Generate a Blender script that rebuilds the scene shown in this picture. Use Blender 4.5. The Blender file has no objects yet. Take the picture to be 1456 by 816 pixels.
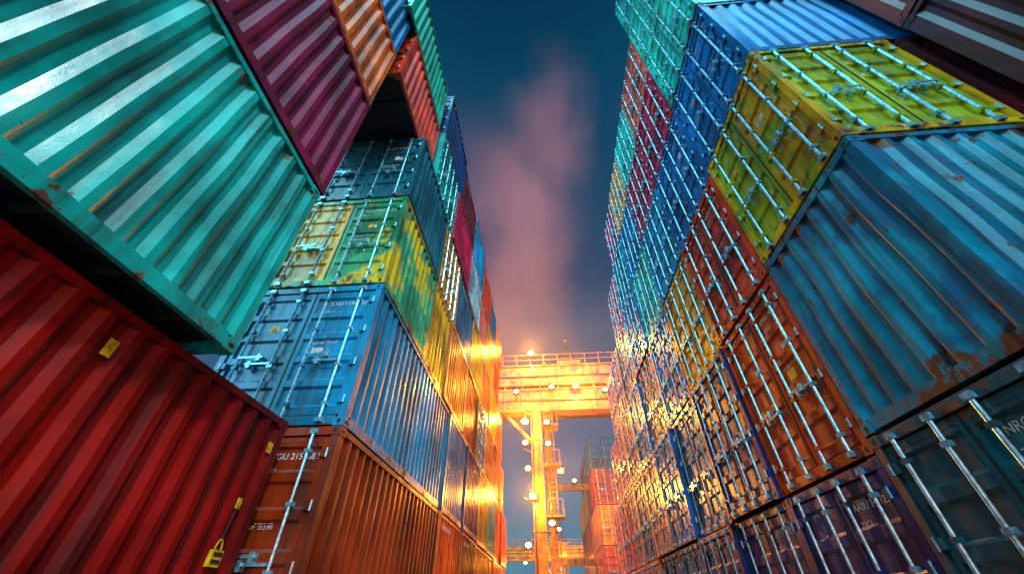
import bpy, math, random
from mathutils import Vector, Matrix, noise
random.seed(7)
sc = bpy.context.scene
CZ = 1.65      # camera height above the yard

# ------------------------------------------------------------------ materials
def newmat(name):
    m = bpy.data.materials.new(name); m.use_nodes = True
    nt = m.node_tree
    return m, nt, nt.nodes, nt.links, nt.nodes["Principled BSDF"]

def paint(name, rgb, rgb2=None, rust=0.5, rough=0.25, patch=0.5, spec=.5, streak=.28):
    m, nt, N, L, B = newmat(name)
    tc = N.new("ShaderNodeTexCoord"); oi = N.new("ShaderNodeObjectInfo")
    mul = N.new("ShaderNodeMath"); mul.operation = 'MULTIPLY'; mul.inputs[1].default_value = 57.0
    L.new(oi.outputs["Random"], mul.inputs[0])
    add = N.new("ShaderNodeVectorMath"); add.operation = 'ADD'
    L.new(tc.outputs["Object"], add.inputs[0]); L.new(mul.outputs[0], add.inputs[1])
    def noi(scale, detail, rough_, vec=None, sc3=None):
        n = N.new("ShaderNodeTexNoise"); n.inputs["Scale"].default_value = scale
        n.inputs["Detail"].default_value = detail; n.inputs["Roughness"].default_value = rough_
        src = add.outputs[0]
        if sc3:
            mp = N.new("ShaderNodeMapping"); mp.inputs["Scale"].default_value = sc3
            L.new(src, mp.inputs[0]); src = mp.outputs[0]
        L.new(src, n.inputs["Vector"]); return n.outputs["Fac"]
    def mr(src, a, b, c=0., d=1.):
        r = N.new("ShaderNodeMapRange"); r.inputs[1].default_value = a; r.inputs[2].default_value = b
        r.inputs[3].default_value = c; r.inputs[4].default_value = d; L.new(src, r.inputs[0]); return r.outputs[0]
    def mix(f, a, b, mode='MIX'):
        x = N.new("ShaderNodeMix"); x.data_type = 'RGBA'; x.blend_type = mode
        if isinstance(f, float): x.inputs[0].default_value = f
        else: L.new(f, x.inputs[0])
        for i, s in ((6, a), (7, b)):
            if isinstance(s, tuple): x.inputs[i].default_value = (*s, 1)
            else: L.new(s, x.inputs[i])
        return x.outputs[2]
    def ma(op, a, b):
        x = N.new("ShaderNodeMath"); x.operation = op
        for i, s in ((0, a), (1, b)):
            if isinstance(s, (int, float)): x.inputs[i].default_value = s
            else: L.new(s, x.inputs[i])
        return x.outputs[0]
    dark = tuple(c * 0.42 for c in rgb); lite = tuple(min(1, c * 1.25 + 0.001) for c in rgb)
    n1 = noi(0.9, 4, .6)
    base = mix(mr(n1, .35, .62), dark, lite)
    if rgb2:
        base = mix(mr(noi(1.1, 4, .65), patch - .04, patch + .05), base, rgb2)
    st = noi(1.0, 5, .62, sc3=(7, 7, .45))
    base = mix(mr(st, .48, .72, 0, .80), base, (0.010, 0.010, 0.011))
    # long horizontal scuffs where boxes have rubbed on each other
    sf = noi(1.0, 4, .7, sc3=(.9, .9, 16))
    base = mix(mr(sf, .67, .71, 0, .25), base, tuple(min(1, c * .6 + .08) for c in rgb))
    st2 = noi(1.0, 5, .68, sc3=(13, 13, .9))
    base = mix(ma('MULTIPLY', mr(st2, .56, .67, 0, streak), mr(n1, .4, .6, .2, 1)), base, (.16, .050, .016))
    sep = N.new("ShaderNodeSeparateXYZ"); L.new(tc.outputs["Object"], sep.inputs[0])
    edge = ma('ADD', mr(sep.outputs[2], 0.02, .38, .11, 0), mr(sep.outputs[2], 2.35, 2.62, 0, .07))
    rn = ma('ADD', noi(2.6, 8, .72), edge)
    lo = .70 - rust * .10
    rf = mr(rn, lo, lo + .035)
    chip = mr(noi(26, 3, .7), .70 - rust * .05, .73 - rust * .05)
    rf = ma('MAXIMUM', rf, ma('MULTIPLY', chip, .8))
    rcol = mix(mr(st, .35, .65), (0.17, 0.05, 0.016), (0.035, 0.012, 0.007))
    base = mix(rf, base, rcol)
    L.new(base, B.inputs["Base Color"])
    rg = ma('ADD', mr(st, .3, .7, rough - .08, rough + .18), ma('MULTIPLY', rf, .35))
    L.new(rg, B.inputs["Roughness"])
    B.inputs["Specular IOR Level"].default_value = spec
    bp = N.new("ShaderNodeBump"); bp.inputs["Strength"].default_value = .6; bp.inputs["Distance"].default_value = .02
    hb = ma('ADD', noi(2.0, 2, .5), ma('MULTIPLY', noi(45, 2, .7), .05))
    L.new(hb, bp.inputs["Height"]); L.new(bp.outputs[0], B.inputs["Normal"])
    return m

def simple(name, rgb, rough=.6, metal=0., nscale=12, var=.35):
    m, nt, N, L, B = newmat(name)
    tc = N.new("ShaderNodeTexCoord"); n = N.new("ShaderNodeTexNoise")
    n.inputs["Scale"].default_value = nscale; n.inputs["Detail"].default_value = 4
    L.new(tc.outputs["Object"], n.inputs["Vector"])
    r = N.new("ShaderNodeValToRGB")
    r.color_ramp.elements[0].position = .35; r.color_ramp.elements[1].position = .65
    r.color_ramp.elements[0].color = (*[c * (1 - var) for c in rgb], 1)
    r.color_ramp.elements[1].color = (*[min(1, c * (1 + var * .4)) for c in rgb], 1)
    L.new(n.outputs["Fac"], r.inputs[0]); L.new(r.outputs[0], B.inputs["Base Color"])
    B.inputs["Roughness"].default_value = rough; B.inputs["Metallic"].default_value = metal
    return m

def emis(name, rgb, s):
    m, nt, N, L, B = newmat(name)
    B.inputs["Base Color"].default_value = (*rgb, 1)
    B.inputs["Emission Color"].default_value = (*rgb, 1); B.inputs["Emission Strength"].default_value = s
    return m

C = dict(
 red=(.26,.004,.003), rust=(.28,.028,.004), teal=(.0005,.46,.41), tealblue=(.001,.24,.36), dteal=(.001,.12,.18),
 purple=(.20,.008,.06), orange=(.80,.17,.001), redor=(.70,.045,.002), blue=(.001,.17,.52), lblue=(.003,.30,.60),
 sblue=(.004,.22,.42), navy=(.002,.03,.14), green=(.001,.42,.26), mint=(.02,.70,.56), yellow=(.88,.42,.001), ygreen=(.38,.46,.002),
 crimson=(.56,.005,.06), salmon=(.74,.15,.09), maroon=(.12,.008,.014), white=(.40,.60,.68), steel=(.02,.14,.26), brown=(.18,.045,.01))
P = {k: paint("paint_" + k, v) for k, v in C.items()}
P['red'] = paint("paint_red_foreground", C['red'], rust=.35, rough=.34, spec=.18, streak=.15)
P['purple'] = paint("paint_purple", C['purple'], rust=.5, rough=.40, spec=.2)
P['teal'] = paint("paint_teal_foreground", C['teal'], rust=.5, rough=.25, spec=.5, streak=.15)
P['olive2'] = paint("paint_yellow_over_green", (.90,.44,.001), (.16,.32,.004), rust=.8, patch=.56)
P['yg_door'] = paint("paint_yellow_door", (.90,.56,.003), (.10,.44,.2), rust=.6, patch=.66)
P['lime'] = paint("paint_green_over_yellow", (.04,.44,.20), (.70,.54,.005), rust=.6, patch=.53)
P['teal_rusty'] = paint("paint_teal_weathered", (.001,.27,.40), (.004,.14,.27), rust=1.0, patch=.52, streak=.8, rough=.24, spec=.4)
P['dteal_door'] = paint("paint_teal_dark_door", (.001,.12,.15), (.006,.08,.10), rust=.8)
M_ROD = simple("galvanised_steel", (.32,.68,.90), .26, .6, 20, .5)
M_RUB = simple("black_rubber_and_hole_shade", (.012,.012,.013), .8)
M_WHT = simple("white_marking_paint", (.7,.72,.7), .5, 0, 14, .5)
M_YEL = simple("yellow_marking_paint", (.80,.48,.01), .45, 0, 14, .5)
M_DRK = simple("dark_underframe_steel", (.025,.025,.028), .7, .2)
M_CON = simple("concrete", (.28,.27,.25), .85, 0, 3)

# ------------------------------------------------------------------ mesh builder
class MB:
    def __init__(s): s.v=[]; s.f=[]; s.m=[]
    def quad(s, pts, mi):
        b=len(s.v); s.v += pts; s.f.append(tuple(range(b,b+len(pts)))); s.m.append(mi)
    def box(s, a, b, mi):
        x0,y0,z0=a; x1,y1,z1=b; o=len(s.v)
        s.v += [(x0,y0,z0),(x1,y0,z0),(x1,y1,z0),(x0,y1,z0),(x0,y0,z1),(x1,y0,z1),(x1,y1,z1),(x0,y1,z1)]
        for f in ((0,3,2,1),(4,5,6,7),(0,1,5,4),(1,2,6,5),(2,3,7,6),(3,0,4,7)):
            s.f.append(tuple(o+i for i in f)); s.m.append(mi)
    def cyl(s, p, q, r, mi, n=8):
        p=Vector(p); q=Vector(q); d=(q-p).normalized()
        u=d.orthogonal().normalized(); w=d.cross(u); o=len(s.v)
        for c in (p,q):
            for i in range(n):
                t=2*math.pi*i/n; s.v.append(tuple(c+u*math.cos(t)*r+w*math.sin(t)*r))
        for i in range(n):
            j=(i+1)%n; s.f.append((o+i,o+j,o+n+j,o+n+i)); s.m.append(mi)
        s.f.append(tuple(o+i for i in reversed(range(n)))); s.m.append(mi)
        s.f.append(tuple(o+n+i for i in range(n))); s.m.append(mi)
    def obj(s, name, mats, parent=None, smooth=True, angle=24):
        me=bpy.data.meshes.new(name); me.from_pydata(s.v,[],s.f)
        for m in mats: me.materials.append(m)
        me.polygons.foreach_set("material_index", s.m)
        if smooth:
            me.polygons.foreach_set("use_smooth",[True]*len(me.polygons))
            me.set_sharp_from_angle(angle=math.radians(angle))
        me.update()
        o=bpy.data.objects.new(name, me); sc.collection.objects.link(o)
        if parent: o.parent=parent
        return o

def corrugated(mb, kind, pos, inward, a0, a1, z0, z1, mi, nz=5, depth=.046, seed=0., dent=.010):
    n=max(1,round((a1-a0)/.278)); p=(a1-a0)/n; prof=[]
    for i in range(n):
        b=a0+i*p
        prof += [(b,0),(b+.26*p,0),(b+.5*p,1),(b+.76*p,1)]
    prof.append((a1,0)); o=len(mb.v)
    for k in range(nz+1):
        z=z0+(z1-z0)*k/nz
        env=math.sin(math.pi*k/nz)
        for a,d in prof:
            dd=.010+d*depth+dent*env*noise.noise(Vector((a*.9+seed*13.1,z*.9,seed*7.7)))*2
            if kind=='y': mb.v.append((a,pos+inward*dd,z))
            else: mb.v.append((pos+inward*dd,a,z))
    w=len(prof)
    for k in range(nz):
        for i in range(w-1):
            mb.f.append((o+k*w+i,o+k*w+i+1,o+(k+1)*w+i+1,o+(k+1)*w+i)); mb.m.append(mi)

def doors(mb, mp, W, H, mL=0, mR=0, rodm=1, labels=True):
    """two door leaves on an end face. mp(u,d,z): u across, d depth inwards"""
    def bx(u0,d0,z0,u1,d1,z1,mi):
        a=mp(u0,d0,z0); b=mp(u1,d1,z1)
        mb.box(tuple(map(min,a,b)),tuple(map(max,a,b)),mi)
    e=.115; zb=.17; zt=H-.14; mid=W/2
    bx(e,.075,zb-.02,W-e,.095,zt+.02,2)
    for s,(u0,u1,mi) in enumerate(((e+.012,mid-.008,mL),(mid+.008,W-e-.012,mR))):
        fr=.07
        bx(u0,.028,zb,u0+fr,.07,zt,mi); bx(u1-fr,.028,zb,u1,.07,zt,mi)
        bx(u0+fr,.028,zb,u1-fr,.07,zb+fr,mi); bx(u0+fr,.028,zt-fr,u1-fr,.07,zt,mi)
        n=5; z0=zb+fr; z1=zt-fr; p=(z1-z0)/n; pr=[]
        for i in range(n):
            b=z0+i*p
            pr += [(b,.032),(b+.13*p,.032),(b+.22*p,.066),(b+.80*p,.066),(b+.89*p,.032)]
        pr.append((z1,.032))
        o=len(mb.v)
        for z,d in pr:
            mb.v.append(mp(u0+fr,d,z)); mb.v.append(mp(u1-fr,d,z))
        for i in range(len(pr)-1):
            mb.f.append((o+2*i,o+2*i+1,o+2*i+3,o+2*i+2)); mb.m.append(mi)
        w=u1-u0
        for q,t in enumerate((.22,.76) if s==0 else (.24,.78)):
            u=u0+w*t
            mb.cyl(mp(u,-.012,.05),mp(u,-.012,H-.05),.022,rodm,8)
            for z in (.05,H-.11): bx(u-.05,-.04,z,u+.05,.004,z+.065,rodm)
            for z in (.30,H*.36,H*.62,H-.36): bx(u-.042,-.036,z,u+.042,.03,z+.05,mi if q else rodm)
            hz=1.02+random.uniform(-.04,.04) if q==0 else 1.12+random.uniform(-.04,.04)
            dirn=1 if t<.5 else -1
            ha=sorted((u, u+dirn*.40*w/1.05))
            bx(ha[0],-.048,hz,ha[1],-.036,hz+.032,rodm)
            hb=u+dirn*.34*w/1.05
            bx(hb-.03,-.055,hz-.05,hb+.03,.03,hz+.06,rodm)
        for i in range(4):
            z=.34+i*(H-.75)/3
            uu=(e-.055,e+.07) if s==0 else (W-e-.07,W-e+.055)
            bx(uu[0],-.012,z,uu[1],.03,z+.10,mi)
            uc=e-.02 if s==0 else W-e+.02
            mb.cyl(mp(uc,-.014,z-.01),mp(uc,-.014,z+.11),.014,rodm,6)
        if labels:
            for _ in range(random.choice((0,1,2))):
                lu=random.uniform(u0+w*.33,u1-w*.42); lz=z0+p*random.choice((2,3,3))+.30*p
                bx(lu,.0625,lz,lu+random.uniform(.1,.2),.066-.001,lz+random.uniform(.07,.16),random.choice((3,3,5)))
    bx(mid-.012,.022,zb,mid+.012,.05,zt,2)

def text(parent, body, size, loc, face, mat):
    cu=bpy.data.curves.new("marking_text",'FONT'); cu.body=body; cu.size=size; cu.extrude=.0008
    cu.materials.append(mat)
    o=bpy.data.objects.new("marking_text",cu); sc.collection.objects.link(o)
    cols={'-x':((0,-1,0),(0,0,1),(-1,0,0)),'-y':((1,0,0),(0,0,1),(0,-1,0))}[face]
    R=Matrix((cols[0],cols[1],cols[2])).transposed().to_4x4()
    o.parent=parent; o.matrix_local=Matrix.Translation(loc)@R
    return o

def code():
    return "".join(random.choice("ABCDEGHKLMNPRSTVX") for _ in range(3))+"U %06d %d"%(random.randint(100000,999999),random.randint(0,9))

CN=0
def container(x,y,z,rot,L,W,H,col,door=True,col2=None,sidedoor=False,rod='m',txt=0,nz=5,jit=.018,dent=.012):
    """local x = length (door end at x=0), local y=0 face is a long side"""
    global CN; CN+=1
    mb=MB(); H2=H-.03; sd=CN*1.37
    main=P[col]; alt=P[col2] if col2 else main
    rodm = 1 if rod=='m' else 0
    pw=.11
    for px in (0,L-pw):
        for py in (0,W-pw): mb.box((px,py,.10),(px+pw,py+pw,H2-.10),0)
    for px in (-.006,L-.172):
        for py in (-.006,W-.156):
            for pz in (0,H2-.118):
                mb.box((px,py,pz),(px+.178,py+.162,pz+.118),0)
                hx=px+.089; hy=py+.081
                sx=px-.002 if px<L/2 else px+.18; sy=py-.002 if py<W/2 else py+.164
                def oval(f):
                    mb.quad([f(math.cos(2*math.pi*i/10),math.sin(2*math.pi*i/10)) for i in range(10)],2)  # flat dark patch painted as the shade inside a casting hole
                oval(lambda c,s: (sx,hy+.028*c,pz+.06+.038*s))
                oval(lambda c,s: (hx+.040*c,sy,pz+.06+.026*s))
    for yy in (0,W-.06):
        mb.box((.172,yy,.016),(L-.172,yy+.06,.16),0)
        mb.box((.172,yy,H2-.085),(L-.172,yy+.06,H2-.008),0)
    for xx in (0.004,L-.084):
        mb.box((xx,.156,.016),(xx+.08,W-.156,.15),0)
        mb.box((xx,.156,H2-.12),(xx+.08,W-.156,H2-.008),0)
    if not sidedoor: corrugated(mb,'y',0,1,pw,L-pw,.16,H2-.085,0,nz,seed=sd,dent=dent)
    else: doors(mb,lambda u,d,zz:(u,d,zz),L,H2,4,4,rodm,False)
    corrugated(mb,'y',W,-1,pw,L-pw,.16,H2-.085,0,nz,seed=sd+3,dent=dent)
    corrugated(mb,'x',L,-1,pw,W-pw,.15,H2-.12,0,nz,seed=sd+5,dent=dent)
    if door: doors(mb,lambda u,d,zz:(d,u,zz),W,H2,0,4 if col2 else 0,rodm)
    else: corrugated(mb,'x',0,1,pw,W-pw,.15,H2-.12,0,nz,seed=sd+8,dent=dent)
    mb.box((.08,.06,H2-.05),(L-.08,W-.06,H2-.02),0)
    mb.box((.09,.065,.125),(L-.09,W-.065,.15),6)
    k=int(L/.6)
    for i in range(1,k): mb.box((i*L/k-.03,.06,.03),(i*L/k+.03,W-.06,.122),6)
    o=mb.obj("shipping_container",[main,M_ROD,M_RUB,M_WHT,alt,M_YEL,M_DRK])
    o.location=(x+random.uniform(-jit,jit),y+random.uniform(-jit,jit),z+CZ)
    o.rotation_euler=(0,0,math.radians(rot+random.uniform(-.2,.2)*(1 if jit else .3)))
    if txt and door:
        c=code()
        text(o,c,.115,(.0605,W*.40,H2-.42),'-x',M_WHT)
        text(o,"22G1",.10,(.0605,W*.40,H2-.60),'-x',M_WHT)
        text(o,"MAX WT  30480 KG\nTARE     2230 KG\nNET     28250 KG\nCU.CAP   33.2 M3",.058,(.0605,W*.40,H2*.60),'-x',M_WHT)
    if txt==2:
        text(o,code(),.16,(L-1.9 if L>4 else .4,-.001,H2-.34),'-y',M_WHT)
    return o

# ------------------------------------------------------------------ left side, near stack (40 ft boxes along the aisle)
n=container(-3.40,-7.39,-.65,90,12.19,2.44,2.60,'red',nz=12,dent=.016,jit=0)
for (lx,lz,w,h) in ((9.70,2.17,.08,.14),(11.98,2.13,.09,.12)):
    mb=MB(); mb.box((lx,.0035,lz),(lx+w,.0085,lz+h),0); mb.obj("sticker",[M_YEL],n)
mb=MB(); mb.box((11.74,-.04,.98),(11.90,.0,1.12),0); mb.box((11.76,-.05,1.01),(11.88,-.04,1.04),1)
mb.box((11.76,-.05,1.07),(11.88,-.04,1.10),1)
for i in range(8):
    t0=math.pi*i/8; t1=math.pi*(i+1)/8
    mb.cyl((11.82+.045*math.cos(t0),-.02,1.12+.09*math.sin(t0)),(11.82+.045*math.cos(t1),-.02,1.12+.09*math.sin(t1)),.009,0,6)
mb.cyl((11.82,-.02,1.21),(11.87,-.008,1.52),.007,1,6)
mb.box((11.84,-.012,1.50),(11.90,.0,1.60),0)
mb.obj("lock_tag",[M_YEL,M_DRK],n)
container(-3.10,-9.04,1.98,90,12.19,2.44,2.73,'teal',nz=12,dent=.02,jit=0)
container(-3.10,-8.99,4.72,90,12.19,2.44,2.97,'purple',nz=12,dent=.016,jit=0)
container(-3.10,-8.99,7.72,90,12.19,2.44,2.68,'orange',nz=8,jit=0)
container(-3.14,-8.99,10.42,90,12.19,2.44,2.65,'blue',nz=8,jit=0)

# ------------------------------------------------------------------ left wall
zr=[-.65,1.99,4.64,7.29,9.94,12.59]
XL=-2.8
rows=[
 [('a',6.06,'rust'),('a',3.0,'redor'),('a',3.0,'rust'),('a',6.06,'orange'),('a',6.06,'orange')],
 [('a',6.06,'sblue'),('a',3.0,'steel'),('a',3.0,'navy'),('a',3.0,'yellow'),('a',3.0,'green'),('a',3.0,'orange'),('a',3.0,'redor')],
 [('a',2.9,'lime'),('a',2.0,'yellow'),('a',3.0,'orange'),('a',3.0,'redor'),('d',2.4,'yellow'),('a',3.0,'orange'),('a',6.06,'orange')],
 [('a',3.0,'dteal'),('d',2.4,'yellow'),('a',3.0,'steel'),('a',3.0,'yellow'),('a',3.0,'orange'),('a',3.0,'yellow'),('a',3.0,'orange')],
 [None,('d',2.4,'teal'),('a',3.0,'crimson'),('a',3.0,'white'),('a',3.0,'salmon'),('a',3.0,'yellow'),('a',3.0,'redor')],
 [None,('a',3.0,'navy'),('a',3.0,'maroon'),('a',3.0,'lblue'),('a',3.0,'redor'),('a',3.0,'steel'),('a',3.0,'orange')],
]
for r,row in enumerate(rows):
    y=5.1
    if row[0] is None: y=6.35
    for i,it in enumerate(row):
        if it is None: continue
        k,ln,c=it
        xo=random.uniform(-.05,.05) if i else 0
        H=2.65
        if r==5 and i in (1,3): H=2.95
        two=(r==2 and i==0)
        if k=='a':
            container(XL+xo,y,zr[r],90,ln,2.44,H,c,col2='yg_door' if two else None,txt=1 if i==0 else (2 if random.random()<.3 else 0))
        else:
            container(XL+xo,y+ln,zr[r],180,6.06,ln,H,c,txt=0)
        y+=ln+.06
container(-3.03,3.42,9.96,90,2.9,2.44,2.66,'redor',txt=0)
container(-3.0,2.7,12.64,90,3.5,2.44,2.66,'green',col2='mint')

# ------------------------------------------------------------------ right wall: door ends to the aisle
XR=3.8; PW=2.30; PH=2.81
pal={
 0:['dteal_door','teal_rusty','olive2','blue','mint','mint','teal'],
 1:['navy','redor','redor','blue','crimson','salmon'],
 2:['navy','navy','yellow','lblue','crimson','mint'],
 3:['navy','steel','blue','mint','blue','yellow'],
 4:['steel','blue','orange','blue','tealblue','crimson'],
 5:['navy','orange','blue','orange','redor'],
 6:['orange','brown','orange','salmon'],
 7:['redor','orange','salmon','orange'],
 8:['orange','redor','orange'],
 9:['redor','orange'],
}
for c,lst in pal.items():
    for r,col in enumerate(lst):
        y=2.62+c*PW; z=(-1.25 if c==0 else -1.42)+r*PH
        xo=random.uniform(-.06,.06) if c else 0
        if c==0 and r==1:
            container(XR,y,z,0,6.06,PW-.04,PH,'teal_rusty',door=False,nz=10,dent=.028,jit=0)
        elif c==0 and r==2:
            container(XR,y,z,0,2.15,PW-.04,PH,'olive2',col2='ygreen',sidedoor=True,jit=0,nz=6)
            container(XR+2.32,y,z,0,6.06,PW-.04,PH,'maroon',jit=0)
        else:
            container(XR+xo,y,z,0,6.06,PW-.04,PH,col,txt=1 if c<4 else 0,nz=5,col2=None)
for r,col in enumerate(['brown','steel','maroon','rust','tealblue']):
    container(6.12,2.45,-1.25+r*PH,-90,6.06,2.44,PH,col,nz=8)

# ------------------------------------------------------------------ distant stack beyond the crane
for k in range(3):
    for r,col in enumerate([['rust','redor','orange','rust'],['redor','orange','redor','orange','rust'],['orange','redor','rust','orange']][k]):
        container(6.29,34+k*6.15,-1.6+r*2.63,90,6.06,2.44,2.63,col,nz=2)
mb=MB()
for px in (0,1.2,2.44):
    for py in (0,2,4,6.0): mb.box((px-.05,py-.05,0),(px+.05,py+.05,2.5),0)
for z in (0.02,.85,1.7,2.44):
    for py in (0,2,4,6.0): mb.box((-.05,py-.04,z),(2.49,py+.04,z+.07),0)
    for px in (0,1.2,2.44): mb.box((px-.04,.05,z+.005),(px+.04,5.95,z+.065),0)
o=mb.obj("steel_cage_rack",[P['steel']],smooth=False); o.location=(3.85,34.02,-1.6+4*2.63+CZ)

# ------------------------------------------------------------------ gantry crane
M_CR=paint("crane_orange_paint",(.58,.17,.004),rust=.6)
M_LAMP=emis("sodium_lamp_glass",(1,.52,.14),30)
LC=(1,.36,.04)
def lamp(parent,x,y,z,watt,r=.19,col=LC,name="floodlight",off=.7):
    mb=MB()
    mb.box((-.26,.02,-.2),(.26,.28,.2),0); mb.box((-.05,.1,.2),(.05,.2,.42),0)
    mb.box((-.04,.28,-.05),(.04,.75 if y<0 else .3,.03),0)
    mb.quad([( r*math.cos(2*math.pi*i/16),-.012, r*.8*math.sin(2*math.pi*i/16)) for i in range(16)],1)
    o=mb.obj(name,[M_DRK,M_LAMP],parent,smooth=False); o.location=(x,y,z)
    if watt:
        ld=bpy.data.lights.new("sodium_light",'POINT'); ld.energy=watt; ld.color=col; ld.shadow_soft_size=.2
        lo=bpy.data.objects.new("sodium_light",ld); sc.collection.objects.link(lo); lo.parent=parent; lo.location=(x,y-off,z)

def crane(y0,depth,xl,xr,xleg,zb,zt,s=1.0,rearx=None):
    e=bpy.data.objects.new("gantry_crane",None); sc.collection.objects.link(e); e.location=(0,y0,CZ)
    g=-CZ
    mb=MB()
    hm=(zt-zb)
    mb.box((xl,0,zb+hm*.58),(xr,1.1*s,zt),0)
    mb.box((xl,-.15,zt),(xr,1.25*s,zt+.08),0); mb.box((xl,-.1,zb+hm*.54),(xr,1.2*s,zb+hm*.58),0)
    mb.box((xl,.1,zb),(xr,1.0*s,zb+hm*.44),0)
    mb.box((xl,0,zb-.07),(xr,1.1*s,zb),0); mb.box((xl,0,zb+hm*.44),(xr,1.1*s,zb+hm*.48),0)
    x=xl+.4
    while x<xr:
        mb.box((x,.03,zb+hm*.48),(x+.16,.9*s,zb+hm*.54),0)
        mb.box((x,-.05,zb+hm*.60),(x+.07,0,zt-.02),0); mb.box((x,.04,zb+.02),(x+.07,.1,zb+hm*.42),0)
        x+=1.5
    mb.cyl((xl,-.06,zb+hm*.75),(xr,-.06,zb+hm*.75),.05,1,6); mb.cyl((xl,.03,zb+hm*.2),(xr,.03,zb+hm*.2),.04,1,6)
    mb.obj("main_girder",[M_CR,M_DRK],e,smooth=False)
    mb=MB(); mb.box((xl,depth,zb+hm*.68),(xr,depth+1.0*s,zt+.2),0)
    for x in (xl,xr-.6): mb.box((x,1.1*s,zb+hm*.7),(x+.6,depth,zt-.2),0)
    mb.obj("rear_girder",[M_CR],e,smooth=False)
    mb=MB()
    for lx in (xleg,xr-2):
        w=.42*s
        mb.box((lx-w,.05,g+1.2),(lx+w,.95*s,zb-.07),0)
        for z in range(int(g+3),int(zb)-1,3): mb.box((lx-w-.06,0,z),(lx+w+.06,1.0*s,z+.12),0)
        mb.box((lx-1.6,-.1,g+.75),(lx+1.6,1.15,g+1.2),0)
        for wx in (-1.1,1.1): mb.cyl((lx+wx,.1,g+.5),(lx+wx,.95,g+.5),.5,1,18)
        mb.cyl((lx-w+.12,.0,g+1.2),(lx-w+.12,.0,zb),.04,1,6)
    rx=rearx if rearx is not None else xleg
    for lx in (rx,xr-2):
        mb.box((lx-.35*s,depth,g+1.2),(lx+.35*s,depth+.8*s,zb+hm*.68),0)
        mb.box((lx-1.6,depth-.1,g+.75),(lx+1.6,depth+1,g+1.2),0)
        for wx in (-1.1,1.1): mb.cyl((lx+wx,depth,g+.5),(lx+wx,depth+.85,g+.5),.5,1,18)
    for z in (3.1,8.6):
        if z<zb: mb.box((rx+.35,depth+.1,z-.35),(xr-2.4,depth+.6,z+.15),0)
    mb.obj("legs",[M_CR,M_RUB],e,smooth=False)
    mb=MB()
    mb.cyl((xleg,.5,zb-2.8),(xleg-2.6,.5,zb),.16,0,8); mb.cyl((xleg,.5,zb-2.0),(xleg+1.6,.5,zb),.10,0,8)
    mb.obj("brace",[M_CR],e)
    mb=MB(); x=xl
    while x<=xr:
        mb.cyl((x,-.1,zt+.08),(x,-.1,zt+1.1),.03,0,6); x+=1.2
    for z in (.6,1.1): mb.cyl((xl,-.1,zt+z),(xr,-.1,zt+z),.03,0,6)
    mb.obj("handrail",[M_CR],e)
    mb=MB(); lx=xleg+.8*s
    for dx in (0,.5): mb.cyl((lx+dx,.3,g+1.2),(lx+dx,.3,zt),.035,0,6)
    z=g+1.5
    while z<zt: mb.cyl((lx,.3,z),(lx+.5,.3,z),.02,0,5); z+=.33
    for z in (1.5,4.8,8.1,11.0):
        if z<zb-1:
            mb.box((xleg+.5,-.5,z),(xleg+1.7,.9,z+.08),0)
            for q in ((xleg+.6,-.45),(xleg+1.65,-.45),(xleg+1.65,.85)): mb.cyl((q[0],q[1],z),(q[0],q[1],z+1.05),.025,0,5)
            mb.cyl((xleg+.6,-.45,z+1.05),(xleg+1.65,-.45,z+1.05),.025,0,5); mb.cyl((xleg+1.65,-.45,z+1.05),(xleg+1.65,.85,z+1.05),.025,0,5)
            mb.cyl((xleg-.4,-.3,z+.9),(xleg-1.0,-.3,z+1.2),.05,0,5)
    mb.obj("ladder",[M_CR],e)
    mb=MB(); mb.box((1.6,.0,zt+.08),(3.6,2.2,zt+.5),0); mb.box((2.0,.1,zt+.5),(2.95,1.5,zt+1.3),1)
    mb.cyl((2.5,.2,zt+1.3),(2.5,.2,zt+2.5),.06,1,6); mb.box((2.3,.1,zt+2.0),(2.7,.4,zt+2.3),1)
    mb.cyl((2.5,.2,zt+2.5),(2.5,.2,zt+2.7),.12,2,8)
    for a in (-.45,.45): mb.cyl((2.5+a,.2,zt+1.3),(2.5,.2,zt+2.0),.04,1,5)
    mb.box((3.1,.1,zt+.5),(3.35,.4,zt+1.2),1)
    mb.obj("trolley",[M_CR,M_DRK,P['redor']],e,smooth=False)
    return e
g=crane(30,8,-14,17,-.5,12.4,16.3,rearx=.45)
W0=2700
for (x,z,w) in ((-.7,17.2,1.5),(-2.0,13.7,0),(.9,14.0,0),(2.9,14.0,1.1),(-1.35,11.2,1.4),(.35,11.1,0),(.35,9.5,0),(-1.35,9.6,0),(-.9,6.0,1.2),(5.2,13.6,0),(-1.2,7.8,0),(-1.3,3.2,0),(.3,4.4,0)):  # lowest powered lamp is added to light the aisle walls
    lamp(g,x,-.75,z,W0*w,r=.26 if w>1.3 else .19)
lamp(g,1.2,2.4,8.4,1500,.16)  # extra lamp added to turn the distant stack more orange
lamp(g,.95,7.6,5.2,0,.16); lamp(g,2.6,7.6,8.9,0,.16)
g2=crane(88,10,-20,22,1.0,7.2,9.4,s=.9,rearx=3.0)
for x,z in ((-4.5,6.8),(-2,6.8),(2,6.8),(4.5,6.8),(.3,4.5),(1.8,3)): lamp(g2,x,-.75,z,5000 if (x==2) else 0,.28)

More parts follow.
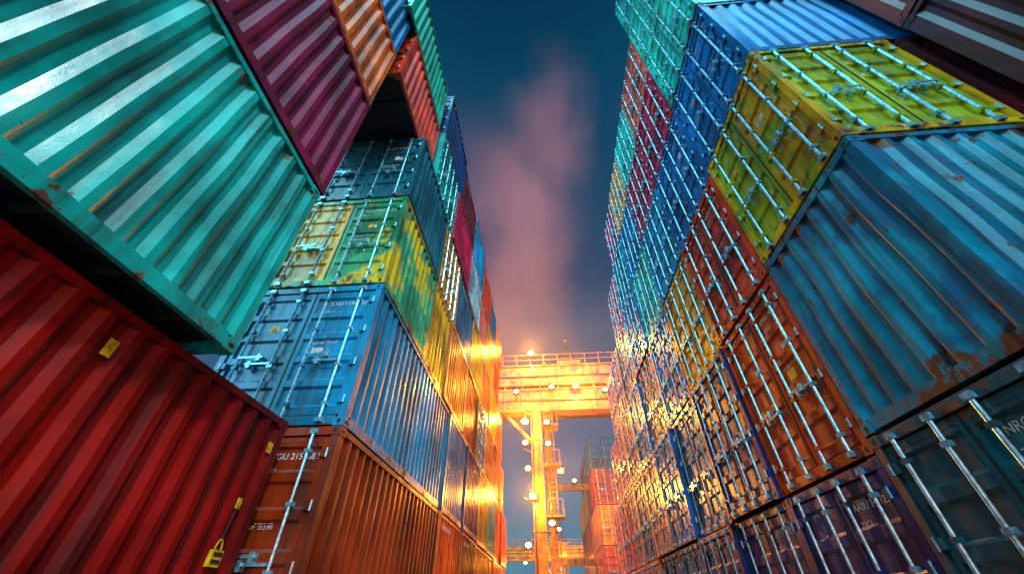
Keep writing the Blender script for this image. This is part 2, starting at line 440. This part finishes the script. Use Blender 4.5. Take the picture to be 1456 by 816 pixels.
# scattering box added to give the sodium lamps halos at the aisle's end
mm=bpy.data.materials.new("lamp_halo_scatter"); mm.use_nodes=True; nt=mm.node_tree
for n_ in list(nt.nodes): nt.nodes.remove(n_)
vo=nt.nodes.new("ShaderNodeVolumeScatter"); vo.inputs["Density"].default_value=.0065; vo.inputs["Anisotropy"].default_value=.0
vo.inputs["Color"].default_value=(.95,.95,.95,1)
mo=nt.nodes.new("ShaderNodeOutputMaterial"); nt.links.new(vo.outputs[0],mo.inputs["Volume"])
mb=MB(); mb.box((-16,25.5,.02),(20,33.5,24),0); mb.obj("lamp_halo_box",[mm],smooth=False)

# ------------------------------------------------------------------ ground, plinths, markings
def plinth(a,b):
    mb=MB(); mb.box(a,b,0); return mb.obj("concrete_plinth",[M_CON],smooth=False)
plinth((-8.0,-9.2,0),(-2.7,29.6,.995))
plinth((3.6,2.45,0),(10.2,4.88,.395)); plinth((6.0,-3.8,0),(8.7,2.44,.39)); plinth((3.6,4.89,0),(10.2,25.7,.225))
m,nt,N,L,B=newmat("asphalt")
tc=N.new("ShaderNodeTexCoord"); n1=N.new("ShaderNodeTexNoise"); n1.inputs["Scale"].default_value=.4; n1.inputs["Detail"].default_value=9
L.new(tc.outputs["Object"],n1.inputs["Vector"])
r=N.new("ShaderNodeValToRGB"); r.color_ramp.elements[0].color=(.03,.03,.032,1); r.color_ramp.elements[1].color=(.07,.068,.065,1)
L.new(n1.outputs["Fac"],r.inputs[0]); L.new(r.outputs[0],B.inputs["Base Color"]); B.inputs["Roughness"].default_value=.55
mb=MB(); mb.quad([(-1500,-1500,0),(1500,-1500,0),(1500,1500,0),(-1500,1500,0)],0); mb.obj("ground",[m],smooth=False)
mb=MB()
for x in (-2.3,3.2): mb.quad([(x,-30,.004),(x+.15,-30,.004),(x+.15,90,.004),(x,90,.004)],0)
mb.obj("lane_marking",[M_YEL],smooth=False)

# ------------------------------------------------------------------ world: dusk sky with drifting cloud
w=bpy.data.worlds.new("World"); sc.world=w; w.use_nodes=True
nt=w.node_tree; N=nt.nodes; L=nt.links
for n_ in list(N): N.remove(n_)
out=N.new("ShaderNodeOutputWorld")
tc=N.new("ShaderNodeTexCoord"); sep=N.new("ShaderNodeSeparateXYZ"); L.new(tc.outputs["Generated"],sep.inputs[0])
def mth(op,a,b=0.,c=None):
    x=N.new("ShaderNodeMath"); x.operation=op
    for i,s in enumerate((a,b)):
        if isinstance(s,(int,float)): x.inputs[i].default_value=s
        else: L.new(s,x.inputs[i])
    return x.outputs[0]
def rng(src,a,b,c=0.,d=1.):
    r=N.new("ShaderNodeMapRange"); r.interpolation_type='SMOOTHSTEP'
    for i,v in enumerate((a,b,c,d)): r.inputs[i+1].default_value=v
    L.new(src,r.inputs[0]); return r.outputs[0]
def mixc(f,a,b):
    x=N.new("ShaderNodeMix"); x.data_type='RGBA'; L.new(f,x.inputs[0])
    for i,s in ((6,a),(7,b)):
        if isinstance(s,tuple): x.inputs[i].default_value=(*s,1)
        else: L.new(s,x.inputs[i])
    return x.outputs[2]
cr=N.new("ShaderNodeValToRGB"); L.new(sep.outputs[2],cr.inputs[0])
el=cr.color_ramp.elements
el[0].position=0.; el[0].color=(.02,.24,.36,1)
el[1].position=1.; el[1].color=(.001,.026,.06,1)
for p,c in ((.3,(.028,.11,.24)),(.55,(.035,.068,.14)),(.8,(.009,.06,.125)),(.93,(.001,.053,.115))):
    e_=el.new(p); e_.color=(*c,1)
mp=N.new("ShaderNodeMapping"); L.new(tc.outputs["Generated"],mp.inputs[0]); mp.inputs["Scale"].default_value=(1.5,1.0,1.1)
nz_=N.new("ShaderNodeTexNoise"); nz_.inputs["Scale"].default_value=2.6; nz_.inputs["Detail"].default_value=3.0; nz_.inputs["Roughness"].default_value=.45
L.new(mp.outputs[0],nz_.inputs["Vector"])
nf=mth('SUBTRACT',nz_.outputs["Fac"],.5)
xx=mth('ADD',mth('ADD',sep.outputs[0],.045),mth('MULTIPLY',nf,.38))
xm=rng(mth('ABSOLUTE',xx),.0,.22,1,0)
zm=mth('MULTIPLY',rng(sep.outputs[2],.34,.56),rng(mth('ADD',sep.outputs[2],mth('MULTIPLY',nf,.35)),.76,.94,1,0))
cm=mth('MULTIPLY',xm,zm)
ccol=mixc(rng(sep.outputs[2],.46,.80),(.66,.24,.16),(.36,.18,.23))
sky=mixc(mth('MULTIPLY',cm,.92),cr.outputs[0],ccol)
th=rng(nz_.outputs["Fac"],.42,.72,0,.5)
sky=mixc(mth('MULTIPLY',th,rng(sep.outputs[2],.78,.97,1,0)),sky,(.10,.10,.19))
# fill light added to the unseen sky behind the camera: cyan above, warm low down
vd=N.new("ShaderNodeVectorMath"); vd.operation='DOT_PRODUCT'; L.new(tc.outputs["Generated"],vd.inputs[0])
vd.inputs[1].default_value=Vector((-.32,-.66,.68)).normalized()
cool_fill=mth('MULTIPLY',rng(vd.outputs["Value"],.35,.95,0,1),rng(sep.outputs[1],.04,-.30,0,1))
sky=mixc(cool_fill,sky,(1.3,4.6,6.0))
warm_fill=mth('MULTIPLY',rng(sep.outputs[1],-.1,-.7,0,1),mth('MULTIPLY',rng(sep.outputs[2],.14,.34,1,0),rng(sep.outputs[2],-.03,.03,0,1)))
sky=mixc(warm_fill,sky,(4.2,1.0,.15))  # out-of-view warm glow added to light the low red boxes
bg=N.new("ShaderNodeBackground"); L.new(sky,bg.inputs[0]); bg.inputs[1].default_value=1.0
ns=N.new("ShaderNodeTexSky"); ns.sky_type='NISHITA'; ns.sun_disc=False
SE,SR=math.radians(12),math.radians(150)
ns.sun_elevation=SE; ns.sun_rotation=SR
bg2=N.new("ShaderNodeBackground"); L.new(ns.outputs[0],bg2.inputs[0]); bg2.inputs[1].default_value=.002
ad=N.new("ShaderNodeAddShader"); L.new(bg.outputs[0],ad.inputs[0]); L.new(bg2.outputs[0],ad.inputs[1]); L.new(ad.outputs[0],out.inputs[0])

sd=bpy.data.lights.new("sun",'SUN'); sd.energy=1.7; sd.angle=math.radians(4); sd.color=(.92,.98,1)
so=bpy.data.objects.new("sun",sd); sc.collection.objects.link(so)
e_=math.radians(38)
dirv=Vector((math.sin(SR)*math.cos(e_),math.cos(SR)*math.cos(e_),math.sin(e_)))
so.rotation_euler=dirv.to_track_quat('Z','Y').to_euler()

# ------------------------------------------------------------------ camera
cd=bpy.data.cameras.new("camera"); cam=bpy.data.objects.new("camera",cd); sc.collection.objects.link(cam)
cd.sensor_width=36; cd.lens=13.35; cd.clip_start=.05; cd.clip_end=4000
cam.location=(0,0,CZ); cam.rotation_euler=(math.radians(130.4),0,math.radians(4.6))
sc.camera=cam
sc.view_settings.view_transform='Standard'; sc.view_settings.look='None'; sc.view_settings.exposure=0
